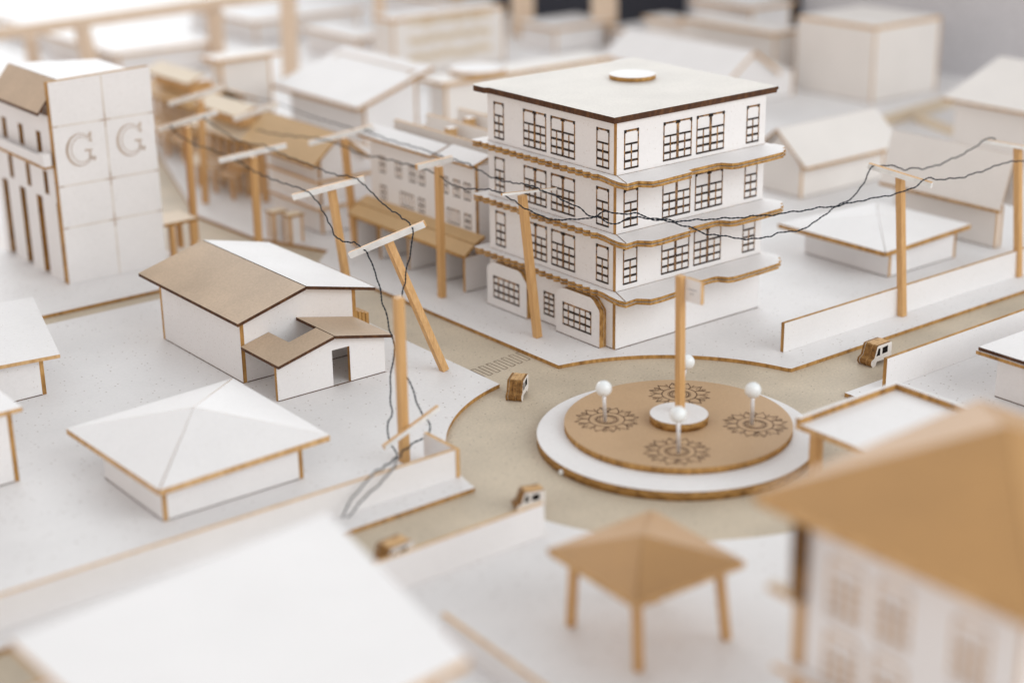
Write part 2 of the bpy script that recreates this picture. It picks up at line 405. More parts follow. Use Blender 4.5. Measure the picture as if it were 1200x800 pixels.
# ------------------------------------------------------------------ low pyramid roofed houses
HH = thing('pyramid_roof_house', (-2.37, -.05, .02), 'low white house with pyramid roof in front of the gabled house', 'house', 'low white pyramid roofed houses')
walls(HH, -2.694, -2.041, -.318, .225, .0206, .165)
pyramid(HH, [(-2.730, -.380), (-1.918, -.345), (-1.905, .515), (-2.752, .448)], .192, (-2.335, .06, .303), 'white_board', 'pale_edge', t=.026, gap=.0035)
RH = thing('pyramid_roof_house', (2.3, .2, .02), 'low white house with pyramid roof behind the right boundary wall', 'house', 'low white pyramid roofed houses')
walls(RH, 1.99, 2.60, -.11, .53, .0206, .192)
pyramid(RH, [(1.838, -.205), (2.665, -.158), (2.645, .54), (1.822, .60)], .222, (2.25, .2, .28), 'white_board', 'cut_edge', t=.028, gap=.003)

# pavilion
PV = thing('pavilion', (-1.84, -2.23, .02), 'brown open pavilion with pyramid roof on splayed stick legs', 'pavilion')
pyramid(PV, [(-2.091, -2.457), (-1.615, -2.476), (-1.582, -1.985), (-2.066, -1.982)], .35, (-1.855, -2.228, .43), 'gold_board', 'pale_edge', t=.022, gap=.0035)
for (bx, by), (tx, ty) in zip([(-1.966, -1.986), (-1.985, -2.359), (-1.613, -2.398), (-1.62, -2.04)], [(-1.985, -2.03), (-2.0, -2.36), (-1.665, -2.40), (-1.68, -2.06)]):
    a = MB(); a.bar((bx, by, .0206), (tx, ty, .338), .027, .027, 'timber', up=(0, 1, 0)); a.build('leg', PV)

# big brown roofed house, front right
BZ = .92
bl, bf_, bn = at(885, 580, BZ), at(1142, 468, BZ), at(1220, 745, BZ)
BH = thing('brown_roof_house', (-1.5, -3.4, .02), 'two storey white house with broad brown pyramid roof beside the pavilion', 'house')
bx0, bx1, by0, by1 = -2.10, -1.03, -3.90, -2.955
pyramid(BH, [(bx0, by0), (bx1, by0), (bx1, by1+.03), (bx0, by1)], BZ, (-1.580, -3.405, 1.135), 'gold_board', 'pale_edge', t=.03, gap=.004)
wx0, wx1, wy0, wy1 = bx0+.10, bx1-.1, by0+.1, by1-.085
walls(BH, wx0, wx1, wy0, wy1, .0206, BZ-.018)
for k, (za, zb, xo) in enumerate(((.60, .875, .03), (.05, .598, .006))):
    a = MB()
    for j in range(4): a.box(wx0-xo+.004*(j % 2), wx0+.02, wy1-.045+.012*j, wy1-.035+.012*j, za, zb, 'cut_edge', 'scorch' if k == 0 else 'pale_edge')
    a.build('corner_strip', BH)
a = MB(); a.box(wx0-.045, wx0-.011, wy1-.03, wy1+.07, .60, .619, 'cream_board', 'pale_edge'); a.build('bracket', BH)
zl_ = onx(930, 775, wx0).z
a = MB(); a.box(wx0-.05, wx0-.001, wy0, wy1+.03, zl_-.02, zl_, 'white_board', 'pale_edge'); a.build('ledge', BH)
for (pl, pr) in (((970, 700), (1009, 720)), ((1025, 730), (1064, 750)), ((1114, 780), (1156, 800))):
    ya, yb2 = onx(*pr, wx0).y, onx(*pl, wx0).y
    window('x', wx0, ya, yb2, .585, .775, 'pale', BH); window('x', wx0, ya, yb2, .35, .54, 'pale', BH)

# ------------------------------------------------------------------ lettered tower
LT = thing('lettered_tower', (-1.4, 3.2, .02), 'tall tower with two curly letters G on its white tiled front', 'building')
tx0, tx1, ty = -1.684, -1.062, 2.861
a = MB(); panel_y(a, ty, [(tx0, .0206), (tx1, .0206), (tx1, 1.212), (tx0, 1.196)], t=.05)
sp = a.build('sign_panel', LT)
xm = (tx0+tx1)/2+.006
def vline(mb, x0, z0, x1, z1, w, mat, y, pr=.0012):
    d = V3((x1-x0, 0, z1-z0)).normalized(); n = V3((-d.z, 0, d.x))*w/2
    mb.solid([V3((x0, y-pr, z0))-n, V3((x1, y-pr, z1))-n, V3((x1, y-pr, z1))+n, V3((x0, y-pr, z0))+n], (0, pr*.9, 0), mat, mat)
a = MB()
vline(a, xm, .022, xm, 1.213, .006, 'faint_line', ty)
for z in (.355, .60, .945):
    vline(a, tx0, z, tx1, z, .005, 'faint_line', ty, .0016)
    vline(a, xm-.032, z, xm+.032, z, .008, 'faint_ink', ty, .0022); vline(a, xm, z-.04, xm, z+.04, .008, 'faint_ink', ty, .0026)
    vline(a, tx0, z, tx0+.03, z, .007, 'faint_ink', ty, .0022); vline(a, tx1-.03, z, tx1, z, .007, 'faint_ink', ty, .0022)
a.build('tile_joints', LT, sp)
def letter_G(cx, cz, r):
    mb = MB()
    def stroke(pts, w):
        for (p, q), w2 in zip(zip(pts, pts[1:]), w if isinstance(w, list) else [w]*len(pts)):
            vline(mb, p[0], p[1], q[0], q[1], w2, 'faint_ink', ty, .002+.0004*(len(mb.f) % 5))
    A = [math.radians(x) for x in range(48, 322, 8)]
    for rr, k in ((1, 1), (.80, .86)):
        pts = [(cx+r*rr*.86*math.cos(t)-(0 if rr == 1 else -.010), cz+r*rr*math.sin(t)) for t in A]
        ws = [.004+.010*max(0, -math.cos(t)) if rr == 1 else .0035 for t in A]
        stroke(pts, ws)
    stroke([(cx+r*.58, cz+r*.74), (cx+r*.78, cz+r*1.02), (cx+r*.70, cz+r*.62), (cx+r*.80, cz+r*.42), (cx+r*.62, cz+r*.50)], .008)
    stroke([(cx+r*.62, cz-r*.66), (cx+r*.62, cz-r*.10), (cx+r*.30, cz-r*.08)], .010)
    stroke([(cx+r*.78, cz-r*.10), (cx+r*.5, cz-r*.10)], .008)
    stroke([(cx+r*.62, cz-r*.5), (cx+r*.86, cz-r*.78), (cx+r*.95, cz-r*.60), (cx+r*.78, cz-r*.52)], .007)
    return mb.build('letter', LT, sp)
letter_G(-1.533, .795, .092); letter_G(-1.222, .805, .092)
# side facade: white strips in front of a dark core, three window rows, a balcony
yend = 3.80
a = MB(); a.box(tx0+.06, tx1-.01, ty+.052, yend, .0206, 1.0, 'cut_edge'); a.build('core', LT)
mb = MB()
slots = [(y-.042, y+.042) for y in (3.165, 3.415, 3.68)]
wins = [(y-.034, y+.034) for y in (3.075, 3.335, 3.585)]
prev = 2.925
for q in slots+[(yend, yend)]: panel_x(mb, tx0, rect(prev, q[0], .0206, .495), t=.056); prev = q[1]
for za, zb, cells in ((.495, .525, []), (.525, .665, [(y+.055-.03, y+.055+.03) for y in (2.985, 3.24, 3.50)]), (.665, .765, []), (.765, .89, wins), (.89, 1.0, [])):
    prev = 2.913
    for q in cells+[(yend, yend)]: panel_x(mb, tx0, rect(prev, q[0], za, zb), t=.054); prev = q[1]
mb.build('facade', LT)
mb = MB()
for k in range(3): mb.box(tx0+.0565, tx0+.0595, 2.9+.3*k, 3.15+.3*k, .03, .98, 'hole_shade')  # thin black sheets paint the shade seen through the slots and windows
mb.build('slot_shade', LT)
mb = MB(); mb.box(tx0-.06, tx0-.001, 2.90, 3.72, .705, .722, 'white_board', 'cut_edge'); mb.box(tx0-.056, tx0-.040, 2.95, 3.72, .7225, .775, 'white_board'); mb.box(tx0-.064, tx0-.02, 2.88, 2.945, .7225, .795, 'white_board'); mb.build('balcony', LT)
rx, rz = -1.597, 1.193
mb = MB(); mb.solid([(tx0-.055, 2.912, 1.025), (rx-.002, 2.912, rz), (rx-.002, 3.63, rz), (tx0-.055, 3.63, 1.025)], (0, 0, -.018), 'tan_board', 'dark_edge'); mb.build('roof_slope', LT, label='brown roof slope')
mb = MB(); mb.solid([(rx+.002, 2.912, rz), (tx1+.02, 2.912, 1.15), (tx1+.02, 3.63, 1.15), (rx+.002, 3.63, rz)], (0, 0, -.018), 'white_board', 'dark_edge'); mb.build('roof_slope', LT, label='white roof slope')
cp_ = MB(); cp_.box(-1.06, -.80, 2.93, 3.16, .225, .245, 'cream_board', 'cut_edge'); cpo = cp_.build('canopy', LT)
for q in ((-.83, 2.95), (-.97, 2.95), (-.83, 3.13)):
    a = MB(); a.bar((*q, .0206), (*q, .2245), .03, .03, 'timber', up=(0, 1, 0)); a.build('post', LT, cpo)

# ------------------------------------------------------------------ roundabout
RC = (-.535, -1.012)
RB = thing('roundabout', (RC[0], RC[1], 0), 'round traffic island of stacked white and brown discs with engraved rosettes', 'roundabout')
mb = MB(); mb.disc(RC[0], RC[1], .620, .0006, .0435, 'white_board', 'ply_edge', 128); mb.build('outer_disc', RB)
TC = (-.490, -.975)
mb = MB(); mb.disc(TC[0], TC[1], .509, .0438, .073, 'kraft_board', 'cut_edge', 128); td = mb.build('inner_disc', RB)
SCN = (-.487, -.978)
mb = MB(); mb.disc(SCN[0], SCN[1], .130, .0732, .112, 'white_board', 'ply_edge', 72); mb.build('centre_disc', RB)
def rosette(cx, cy):
    mb = MB(); z = .0737
    def circ(r, w): mb.ribbon([(cx+r*math.cos(k*math.tau/48), cy+r*math.sin(k*math.tau/48)) for k in range(48)], w, z, 'engrave', True)
    circ(.034, .003); circ(.045, .0055); circ(.053, .0028); circ(.081, .0048)
    n = 12
    for k in range(n):
        t0 = k*math.tau/n; dt = math.tau/n
        P = lambda r, t: (cx+r*math.cos(t0+t*dt), cy+r*math.sin(t0+t*dt))
        mb.ribbon([P(.083, -.5), P(.102, -.46), P(.118, -.30), P(.132, -.10), P(.147, 0)], .004, z+.0002, 'engrave')
        mb.ribbon([P(.083, .5), P(.102, .46), P(.118, .30), P(.132, .10), P(.147, 0)], .004, z+.0003, 'engrave')
        if k % 2:
            mb.ribbon([P(.108, .5), P(.128, .36), P(.138, .46), P(.132, .60), P(.121, .55)], .0045, z+.0005, 'engrave')
        else:
            mb.ribbon([P(.100, -.14), P(.122, -.02), P(.134, 0)], .0032, z+.0005, 'engrave'); mb.ribbon([P(.112, .5), P(.135, .5)], .004, z+.0006, 'engrave')
    for k in range(2):
        t = math.radians(52+180*k); c = (cx+.093*math.cos(t), cy+.093*math.sin(t))
        mb.disc(c[0], c[1], .0065, z-.0004, z+.0008, 'engrave', 'engrave', 12)
    return mb.build('rosette', RB, td)
ROS = [(-.722, -.757), (-.253, -1.222), (-.262, -.745), (-.724, -1.215)]
for c in ROS: rosette(*c)
# pins
PINS = [((-.740, -.767), (707.5, 455), 'white ball headed pin on the left rosette of the roundabout'),
        ((-.268, -1.216), (882.5, 457), 'white ball headed pin on the right rosette of the roundabout'),
        ((-.730, -1.231), (795, 485.5), 'white ball headed pin on the near rosette in front of the stick'),
        ((-.256, -.744), (805, 424), 'white ball headed pin half hidden behind the roundabout stick')]
for (x, y), (hx, hy), lab in PINS:
    b = V3((x, y, .0736)); h = above(b, hx, hy)
    t = thing('ball_pin', b, lab, 'pin', 'ball headed pins on the roundabout')
    m1 = MB(); m1.tube([b, h], .0085, 'steel', 10); m1.build('needle', t)
    m2 = MB(); m2.ball(h, .0365, 'pin_head'); m2.build('head', t)
# stick with name board in the centre
b = V3((-.472, -.968, .1125)); tp = above(b, 797.5, 323)
SP = thing('sign_post', b, 'wooden stick with small white name board at the roundabout centre', 'sign')
m1 = MB(); m1.bar(b, tp, .032, .032, 'timber', up=(0, 1, 0)); m1.build('post', SP)
s0 = tp+V3((.012, -.018, -.035)); sdir = (V3((.02, -1.0, 0))).normalized(); sn = V3((-sdir.y, sdir.x, 0))
m1 = MB()
qa, qb = s0, s0+sdir*.095
m1.solid([qb+V3((0, 0, -.075)), qa+V3((0, 0, -.075)), qa+V3((0, 0, .028)), qb+V3((0, 0, .028))], sn*.020, 'white_board', 'pale_edge'); sb = m1.build('name_board', SP)
m1 = MB()
for k, (u0, u1) in enumerate(((.02, .07), (.03, .055))):
    zc = -.018-.018*k; p0 = qa+sdir*u0-sn*.001; p1 = qa+sdir*u1-sn*.001
    m1.bar(p0+V3((0, 0, zc)), p1+V3((0, 0, zc)), .001, .004, 'grey_ink')
m1.build('faded_writing', SP, sb)
# bead on the road at the island's rim
mb = MB(); p = at(658, 553, .012); mb.ball((p.x, p.y, .012), .0125, 'pin_head', 14, 8)
tag(mb.build('bead'), 'tiny white bead lying against the rim of the roundabout', 'bead')

# ------------------------------------------------------------------ layered toy vans
def van_profile():      # side view, (along, z): nose at 0
    return [(0, .018), (.004, .034), (.026, .044), (.044, .098), (.052, .102), (.150, .102), (.156, .094), (.156, .022), (.140, .020), (.136, .010), (.126, .010), (.120, .022), (.044, .022), (.038, .004), (.028, 0), (.014, 0), (.006, .008)]
def make_van(loc, ang, s, label, w=.085):
    t = thing('toy_van', loc, label, 'toy van', 'small toy vans on the road')
    t.rotation_euler = (0, 0, ang)
    prof = [((x-.078)*s, z*s+.0005) for x, z in van_profile()]
    zero = thing_zero
    n = 4; pw = w*s/(n+0.0)
    core = MB()
    for k in range(1, n-0):
        y0 = -w*s/2+pw*k*.98; ps = [(x+(.003 if k % 2 else 0)*s, z-(.002 if k % 2 else 0)*s+.002*s*(k % 2)) for x, z in prof]
        core.solid([(x, y0-pw*.48, z) for x, z in ps], (0, pw*.92, 0), 'pale_edge', ['van_edge' if i < 4 or i > 6 else 'pale_edge' for i in range(len(ps))])
    core.build('body', zero, t).parent = t
    for sgn in (-1, 1):
        sp_ = MB(); y0 = sgn*w*s/2
        pts = [(x, y0 if sgn < 0 else y0, z) for x, z in prof]
        sp_.solid(pts if sgn < 0 else pts[::-1], (0, .012*s*-sgn, 0), 'warm_board', 'van_edge')
        side = sp_.build('side_panel', zero, t); side.parent = t
        for wn in ([(.040, .052), (.066, .052), (.066, .088), (.052, .088)], [(.084, .054), (.124, .056), (.124, .090), (.084, .086)]):
            m = MB(); pp = [((x-.078)*s, y0+sgn*.0012, z*s) for x, z in wn]
            m.solid(pp if sgn < 0 else pp[::-1], (0, -sgn*.001, 0), 'hole_shade', 'char'); m.build('window', zero, side).parent = side
    return t
class _Z: location = V3((0, 0, 0))
thing_zero = _Z()
make_van((-.745, -.135, 0), math.radians(38), .92, 'small brown and white toy van on the road beside the zebra crossing')
make_van((.905, -.925, 0), math.radians(2), 1.02, 'small toy van with two dark side windows parked near the right boundary wall')
p = at(619, 594, 0)
make_van((p.x, p.y, 0), math.radians(-18), .8, 'toy van with its roof showing above the end of the low wall')
p = at(458, 648, .06)
make_van((p.x, p.y, 0), math.radians(5), 1.0, 'blurred toy van mostly hidden by the low wall and the large near roof')

# zebra crossing engraved on the road
mb = MB(); q = []
n = 7
for k in range(n):
    x0 = -.70+.052*k; ya, yb = .25, .345
    y0, y1 = (ya, yb) if k % 2 == 0 else (yb, ya)
    q += [(x0, y0+.012*k*.3), (x0, y1+.012*k*.3)]
    if k < n-1: q += [(x0+.026, y1+.012*k*.3), (x0+.026, y1+.012*k*.3)]
q2 = []
for k in range(n):
    x0 = -.705+.054*k; s = .008*k
    q2 += [(x0, .17+s), (x0, .29+s), (x0+.027, .29+s), (x0+.027, .17+s)]
pts = []
for a_, b_ in zip(q2, q2[1:]):
    for k in range(4): pts.append((a_[0]+(b_[0]-a_[0])*k/4, a_[1]+(b_[1]-a_[1])*k/4))
mb.ribbon(pts+[q2[-1]], .0042, .0007, 'engrave'); o = mb.build('zebra_crossing'); o['kind'] = 'structure'

# ------------------------------------------------------------------ boundary walls
def fence(segs, z1, label, cat='wall'):
    c = segs[0][0]
    t = thing('boundary_wall', (c[0], c[1], .02), label, cat, 'low white boundary walls')
    for (x0, y0), (x1, y1) in segs:
        d = V3((x1-x0, y1-y0, 0)).normalized(); nrm = V3((-d.y, d.x, 0))*T
        a = MB(); a.solid([(x0, y0, .0206), (x1, y1, .0206), (x1, y1, z1), (x0, y0, z1)], nrm, 'white_board', 'pale_edge' if y0 < -.45 and x0 < 0 else 'cut_edge'); a.build('panel', t)
fence([((-6.5, -.735), (-1.548, -.735)), ((-1.545, -.50), (-1.545, -.735))], .150, 'low white wall with a short return at the foot of the broken pole')
fence([((-5.5, -1.392), (-1.60, -1.392))], .160, 'low white wall behind the brown pavilion roof beside the road')
fence([((.624, -.575), (2.50, -.575)), ((2.50, -.575), (6.5, -.575))], .176, 'long low white wall crossed by a bare pole, in front of the pyramid roofed house')
fence([((.62, -1.235), (6.5, -1.19))], .176, 'low white wall on the right behind the toy van and flat canopy')
f0, f1 = at(516, 719, .12), at(602, 784, .12)
fence([((f0.x, f0.y), (2*f1.x-f0.x, 2*f1.y-f0.y-.3))], .12, 'blurred low wall running toward the viewer past the near white roof')

# ------------------------------------------------------------------ flat canopy, right
CN = thing('flat_canopy', (-.1, -1.95, .02), 'flat white canopy with raised brown edged rim on a wooden leg', 'canopy')
cz = .335
cx0, cx1, cy0, cy1 = -.53, .095, -2.12, -1.705
a = MB(); a.box(cx0, cx1, cy0, cy1, cz-.05, cz-.028, 'white_board', 'pale_edge'); sl = a.build('slab', CN)
a = MB()
a.box(cx0, cx1, cy1-T, cy1, cz-.0275, cz, 'white_board', 'cut_edge'); a.box(cx1-T, cx1, cy0, cy1-T-.0005, cz-.0275, cz, 'white_board', 'cut_edge')
a.box(cx0, cx0+T*.5, cy0, cy1-T-.0005, cz-.0275, cz-.024, 'white_board', 'pale_edge'); a.build('rim', CN, sl)
for q in ((-.46, -1.76), (.03, -1.76), (.03, -2.07), (-.46, -2.07)):
    a = MB(); a.bar((*q, .0206), (*q, cz-.0505), .04, .04, 'timber', up=(0, 1, 0)); a.build('leg', CN)
# house at the right edge
DH = thing('flat_roof_house', (1.2, -1.7, .02), 'white house with flat overhanging roof cut off by the right side, above the canopy', 'house')
walls(DH, .94, 1.9, -2.6, -1.62, .0206, .222)
a = MB(); a.box(.885, 1.95, -2.7, -1.535, .2226, .24, 'white_board', 'cut_edge'); a.box(.892, 1.95, -2.7, -1.542, .241, .258, 'white_board', 'dark_edge'); a.build('roof', DH)

# ------------------------------------------------------------------ near white roof, bottom left
NZ = .62
na, nb_, nc = at(380, 602, NZ), at(552, 772, NZ), at(8, 745, NZ)
NR = thing('flat_roof_house', (-3.3, -2.3, .02), 'large blurred house seen as a broad flat white roof, nearest of all', 'house')
rx0, rx1, ry0, ry1 = -3.86, -2.79, -2.85, -1.745
a = MB(); a.solid([(rx0, ry0, NZ), (-2.965, ry0+.1, NZ), (-2.785, ry1, NZ), (rx0-.03, ry1-.115, NZ)], (0, 0, -.03), 'white_board', 'pale_edge'); a.build('roof', NR)
walls(NR, rx0+.06, -3.02, ry0+.18, ry1-.18, .0206, NZ-.031)

# ------------------------------------------------------------------ houses at the left edge
h1 = thing('flat_roof_house', (-2.6, 1.6, .02), 'white house with sloping roof at the left edge, below the lettered tower', 'house')
walls(h1, -3.3, -2.488, 1.312, 2.0, .0206, .225, zb=.195, gable=('y', -2.9, .2249))
a = MB(); a.solid([(-3.4, 1.25, .275), (-2.425, 1.25, .226), (-2.20, 2.10, .250), (-3.4, 2.10, .30)], (0, 0, -.018), 'white_board', 'pale_edge'); a.build('roof', h1)
h2 = thing('flat_roof_house', (-3.2, .7, .02), 'tall white house corner at the left edge beside the pyramid roofed house', 'house')
walls(h2, -3.7, -2.986, .435, 1.0, .0206, .335)
a = MB(); a.box(-3.8, -2.945, .41, 1.05, .3355, .355, 'white_board', 'pale_edge'); a.build('roof', h2)

# ------------------------------------------------------------------ long house with arcade behind the tall block
LB = thing('arcade_house', (.2, 1.9, .02), 'two storey white house with windows, small roofs and brown awning over an arcade', 'building')
lx = .10; ly0, ly1 = 1.30, 2.36
lt = .72
a = MB(); panel_x(a, lx, rect(ly0, ly1, .31, lt), 'white_board'); a.build('wall', LB)
a = MB(); panel_y(a, ly0, [(lx+T, .0206), (lx+.9, .0206), (lx+.9, lt), (lx+T, lt)], 'white_board'); a.build('wall', LB)
a = MB(); panel_y(a, ly1-T, [(lx+T, .0206), (lx+.9, .0206), (lx+.9, lt), (lx+T, lt)], 'white_board'); a.build('wall', LB)
a = MB(); panel_x(a, lx+.28, rect(ly0+T, ly1-T, .0206, .31), 'grey_board'); a.build('wall', LB)
for (ya, yb, up) in ((1.26, 1.62, .012), (1.66, 2.42, 0)):
    a = MB()
    a.solid([(lx-.05, ya, lt+.004+up), (lx+.085, ya, lt+.046+up), (lx+.085, yb, lt+.046+up), (lx-.05, yb, lt+.004+up)], (0, 0, -.016), 'white_board', 'cut_edge'); a.build('roof', LB)
a = MB(); a.box(lx+.10, lx+.95, ly0+.02, ly1-.02, lt-.06, lt-.04, 'white_board', 'pale_edge'); a.build('roof_deck', LB)
for k in range(3):
    a = MB(); panel_x(a, lx+.16+.24*k, rect(ly0+.03, ly1-.03, lt-.039, lt+.075), 'warm_board', 'pale_edge'); a.build('parapet', LB)
for k, (xx, yy) in enumerate(((.26, 1.5), (.30, 1.95), (.52, 1.7), (.55, 2.1))):
    a = MB(); a.box(lx+xx, lx+xx+.06, yy, yy+.05, lt-.039, lt+.06, 'white_board', 'pale_edge'); a.build('roof_block', LB)
for y in (1.345, 1.445, 1.56, 1.79, 1.885, 2.03, 2.20):
    window('x', lx, y, y+.062, .51, .61, 'small', LB)
for y, w in ((1.345, .062), (1.455, .12), (1.80, .062), (1.91, .14), (2.2, .062)):
    window('x', lx, y, y+w, .345, .43, 'small' if w < .1 else 'wide', LB)
a = MB()
a.solid([(lx-.145, 1.22, .245), (lx-.075, 1.22, .298), (lx-.075, 2.42, .298), (lx-.145, 2.42, .245)], (0, 0, -.018), 'honey_board', 'cut_edge')
a.solid([(lx-.073, 1.22, .303), (lx+.002, 1.22, .335), (lx+.002, 2.42, .335), (lx-.073, 2.42, .303)], (0, 0, -.018), 'honey_board', 'cut_edge'); a.build('awning', LB)
for y in (1.25, 1.50, 1.80, 2.10, 2.36):
    a = MB(); panel_y(a, y, [(lx-.12, .0206), (lx+.27, .0206), (lx+.27, .225), (lx-.12, .225)], 'white_board'); a.build('pier', LB)

# ------------------------------------------------------------------ brown roofed group behind the poles
G1 = thing('brown_gable_house', (-.0, 3.1, .02), 'blurred white house with brown gable roof and two banded ledges, behind the crossarm poles', 'house')
g = at(377, 275); ax0, ay0 = g.x, g.y; ax1 = ony(448, 252, ay0).x; ay1 = onx(322, 256, ax0).y
e_ = onx(367, 195, ax0-.07); rg = ony(399, 157, e_.y); az = e_.z+.03
walls(G1, ax0, ax1, ay0, ay1, .0206, az-.012, gable=('y', rg.x, rg.z-.03))
for z in (az*.36, az*.70): 
    a = MB(); a.box(ax0-.04, ax1+.04, ay0-.04, ay1, z, z+.02, 'white_board', 'pale_edge'); a.build('ledge', G1)
yb_ = ay1+.28
a = MB(); a.solid([tuple(e_), (rg.x-.002, e_.y, rg.z), (rg.x-.002, yb_, rg.z), (e_.x, yb_, e_.z)], (0, 0, -.02), 'honey_board', 'cut_edge'); a.build('roof_slope', G1)
a = MB(); a.solid([(rg.x+.002, e_.y, rg.z), (2*rg.x-e_.x, e_.y, e_.z), (2*rg.x-e_.x, yb_, e_.z), (rg.x+.002, yb_, rg.z)], (0, 0, -.02), 'honey_board', 'cut_edge'); a.build('roof_slope', G1)
def colonnade(name, x0, x1, y0, y1, h, over, label, mat='cream_board', rise=.12):
    t = thing(name, ((x0+x1)/2, (y0+y1)/2, .02), label, 'house')
    walls(t, x0+.09, x1, y0+.05, y1, .0206, h, mat='warm_board')
    k = 0; y = y0+.03
    while y < y1:
        a = MB(); a.box(x0, x0+.022, y, y+.03, .0206, h, 'white_board', 'pale_edge'); a.build('column', t); y += (y1-y0)/6.2
    a = MB(); a.box(x0-.03, x0+.089, y0+.02, y1, h*.5, h*.5+.025, 'cream_board', 'pale_edge'); a.build('ledge', t)
    for q in range(5):
        ya = y0+.05+.02+(y1-y0-.14)*q/5; window('x', x0+.09, ya, ya+(y1-y0)/9, h*.62, h*.9, 'small', t)
    a = MB(); a.box(x0+.03, x0+.20, y0+.12, y1-.12, h+rise*.62, h+rise*.62+.09, 'warm_board', 'pale_edge'); a.build('upper_storey', t)
    a = MB(); a.solid([(x0-.03, y0+.06, h+rise*.62+.095), (x0+.12, y0+.06, h+rise*.62+.15), (x0+.12, y1-.06, h+rise*.62+.15), (x0-.03, y1-.06, h+rise*.62+.095)], (0, 0, -.014), 'cream_board', 'cut_edge'); a.build('upper_roof', t)
    for q in range(3):
        ya = y0+(y1-y0)*q/3+.02; yb = y0+(y1-y0)*(q+1)/3-.02; dz = .02*(q % 2)
        a = MB(); a.solid([(x0-.12, ya, h*.40+dz), (x0-.001, ya, h*.54+dz), (x0-.001, yb, h*.54+dz), (x0-.12, yb, h*.40+dz)], (0, 0, -.014), ('gold_board', 'kraft_board', 'cream_board')[q], 'pale_edge'); a.build('awning', t)
        a = MB(); a.bar((x0-.11, ya+.02, .0206), (x0-.11, ya+.02, h*.40+dz-.008), .02, .02, 'timber', up=(0, 1, 0)); a.build('awning_post', t)
    xm_ = (x0+x1)/2
    a = MB(); a.solid([(x0-over, y0-over, h), (xm_, y0-over, h+rise), (xm_, y1+over, h+rise), (x0-over, y1+over, h)], (0, 0, -.02), mat, 'cut_edge')
    a.solid([(xm_+.003, y0-over, h+rise), (x1+over, y0-over, h), (x1+over, y1+over, h), (xm_+.003, y1+over, h+rise)], (0, 0, -.02), mat, 'cut_edge'); a.build('roof', t)
    return t
def colon_px(near, left, tip, wid, label, mat, rise):
    g = at(*near); y1 = onx(*left, g.x).y; h = above(g, *tip).z
    return colonnade('colonnade_house', g.x, g.x+wid, g.y, y1, h, .06, label, mat, rise)
colon_px((294, 232), (234, 214), (294, 164), .5, 'blurred house with pale brown roof above dark columns, left of the banded gable house', 'cream_board', .09)
colon_px((236, 190), (176, 172), (240, 124), .42, 'blurred brown roofed house with columns just right of the lettered tower', 'honey_board', .10)
tk = at(316, 216)
t = thing('round_tank', (tk.x, tk.y, .02), 'small blurred pale cylinder standing beside the brown roofs', 'tank')
a = MB(); tz = above(tk, 316, 160).z; a.bar((tk.x, tk.y, .0206), (tk.x, tk.y, tz), .04, .04, 'timber', up=(0, 1, 0)); a.build('stand', t)
a = MB(); a.disc(tk.x, tk.y, .065, tz+.0005, tz+.11, 'white_board', 'cream_board', 32); a.build('drum', t)
for (px, py), lab in zip(((345, 283), (326, 279)), ('small blurred gate pillar beside the curved kerb, nearer the leaning pole', 'small blurred gate pillar beside the curved kerb, farther from the leaning pole')):
    g = at(px, py); t = thing('gate_pillar', g, lab, 'gate pillar', 'gate pillars by the far kerb')
    a = MB(); a.box(g.x-.045, g.x+.045, g.y-.035, g.y+.035, .0206, .19, 'white_board')
    for i_ in (-1, 1):
        for j_ in (-1, 1): a.box(g.x+.04*i_-.008, g.x+.04*i_+.008, g.y+.03*j_-.008, g.y+.03*j_+.008, .0206, .1895, 'pale_edge')
    a.build('shaft', t)
    a = MB(); a.box(g.x-.055, g.x+.055, g.y-.045, g.y+.045, .1905, .205, 'cream_board', 'cut_edge'); a.build('cap', t)

# ------------------------------------------------------------------ blurred white blocks behind
WR = thing('white_roof_house', (2.0, 5.3, .02), 'big blurred house with one broad sloping white roof left of the tall block', 'house')
c1 = at(430, 190); hz = above(c1, 424, 130).z
e0 = onx(419, 127, c1.x-.1); e1 = onx(319, 98, c1.x-.1); e2 = ony(508, 78, e0.y)
hz = e0.z; wz1 = e2.z
walls(WR, c1.x, e2.x-.1, e0.y+.08, e1.y-.1, .0206, hz-.02, zb=wz1-.03)
a = MB(); a.solid([tuple(e0), tuple(e2), (e2.x, e1.y, e2.z), (e0.x, e1.y, e0.z)], (0, 0, -.03), 'white_board', 'cut_edge'); a.build('roof', WR)
def block(name, label, near, left, right, top, cat='house', roof=.0, mat='warm_board', over=.03, group=None):
    """box house from its near ground corner and the pixels where its two visible ground lines end"""
    g = at(*near); x1 = ony(*right, g.y).x; y1 = onx(*left, g.x).y; h = above(g, *top).z
    t = thing(name, ((g.x+x1)/2, (g.y+y1)/2, .02), label, cat, group)
    walls(t, g.x, x1, g.y, y1, .0206, h, mat=mat, edge='pale_edge')
    a = MB(); a.box(g.x-over, x1+over, g.y-over, y1+over, h+.0006, h+.03, mat, 'pale_edge')
    rf_ = a.build('roof', t)
    return t, g, x1, y1, h, rf_
block('white_block', 'tall plain white cube standing at the back near the grey wall', (1020, 122), (931, 103), (1097, 106), (1020, 36), over=.0)
block('white_tower', 'small blurred white tower with overhanging roof behind the brown roofs', (264, 158), (254, 155), (322, 143), (259, 73), cat='tower', over=.06)
t, g, x1, y1, h, rf_ = block('white_block', 'long blurred flat white roof with a raised disc, directly behind the tall block', (523, 172), (505, 165), (705, 120), (523, 100), over=.06)
a = MB(); a.disc((g.x+x1)/2-.4, (g.y+y1)/2, .22, h+.031, h+.07, 'white_board', 'pale_edge', 48); a.build('roof_disc', t, rf_)
FB = thing('carved_block', (0, 0, 0), 'blurred pale block with an engraved frieze along its long front', 'building')
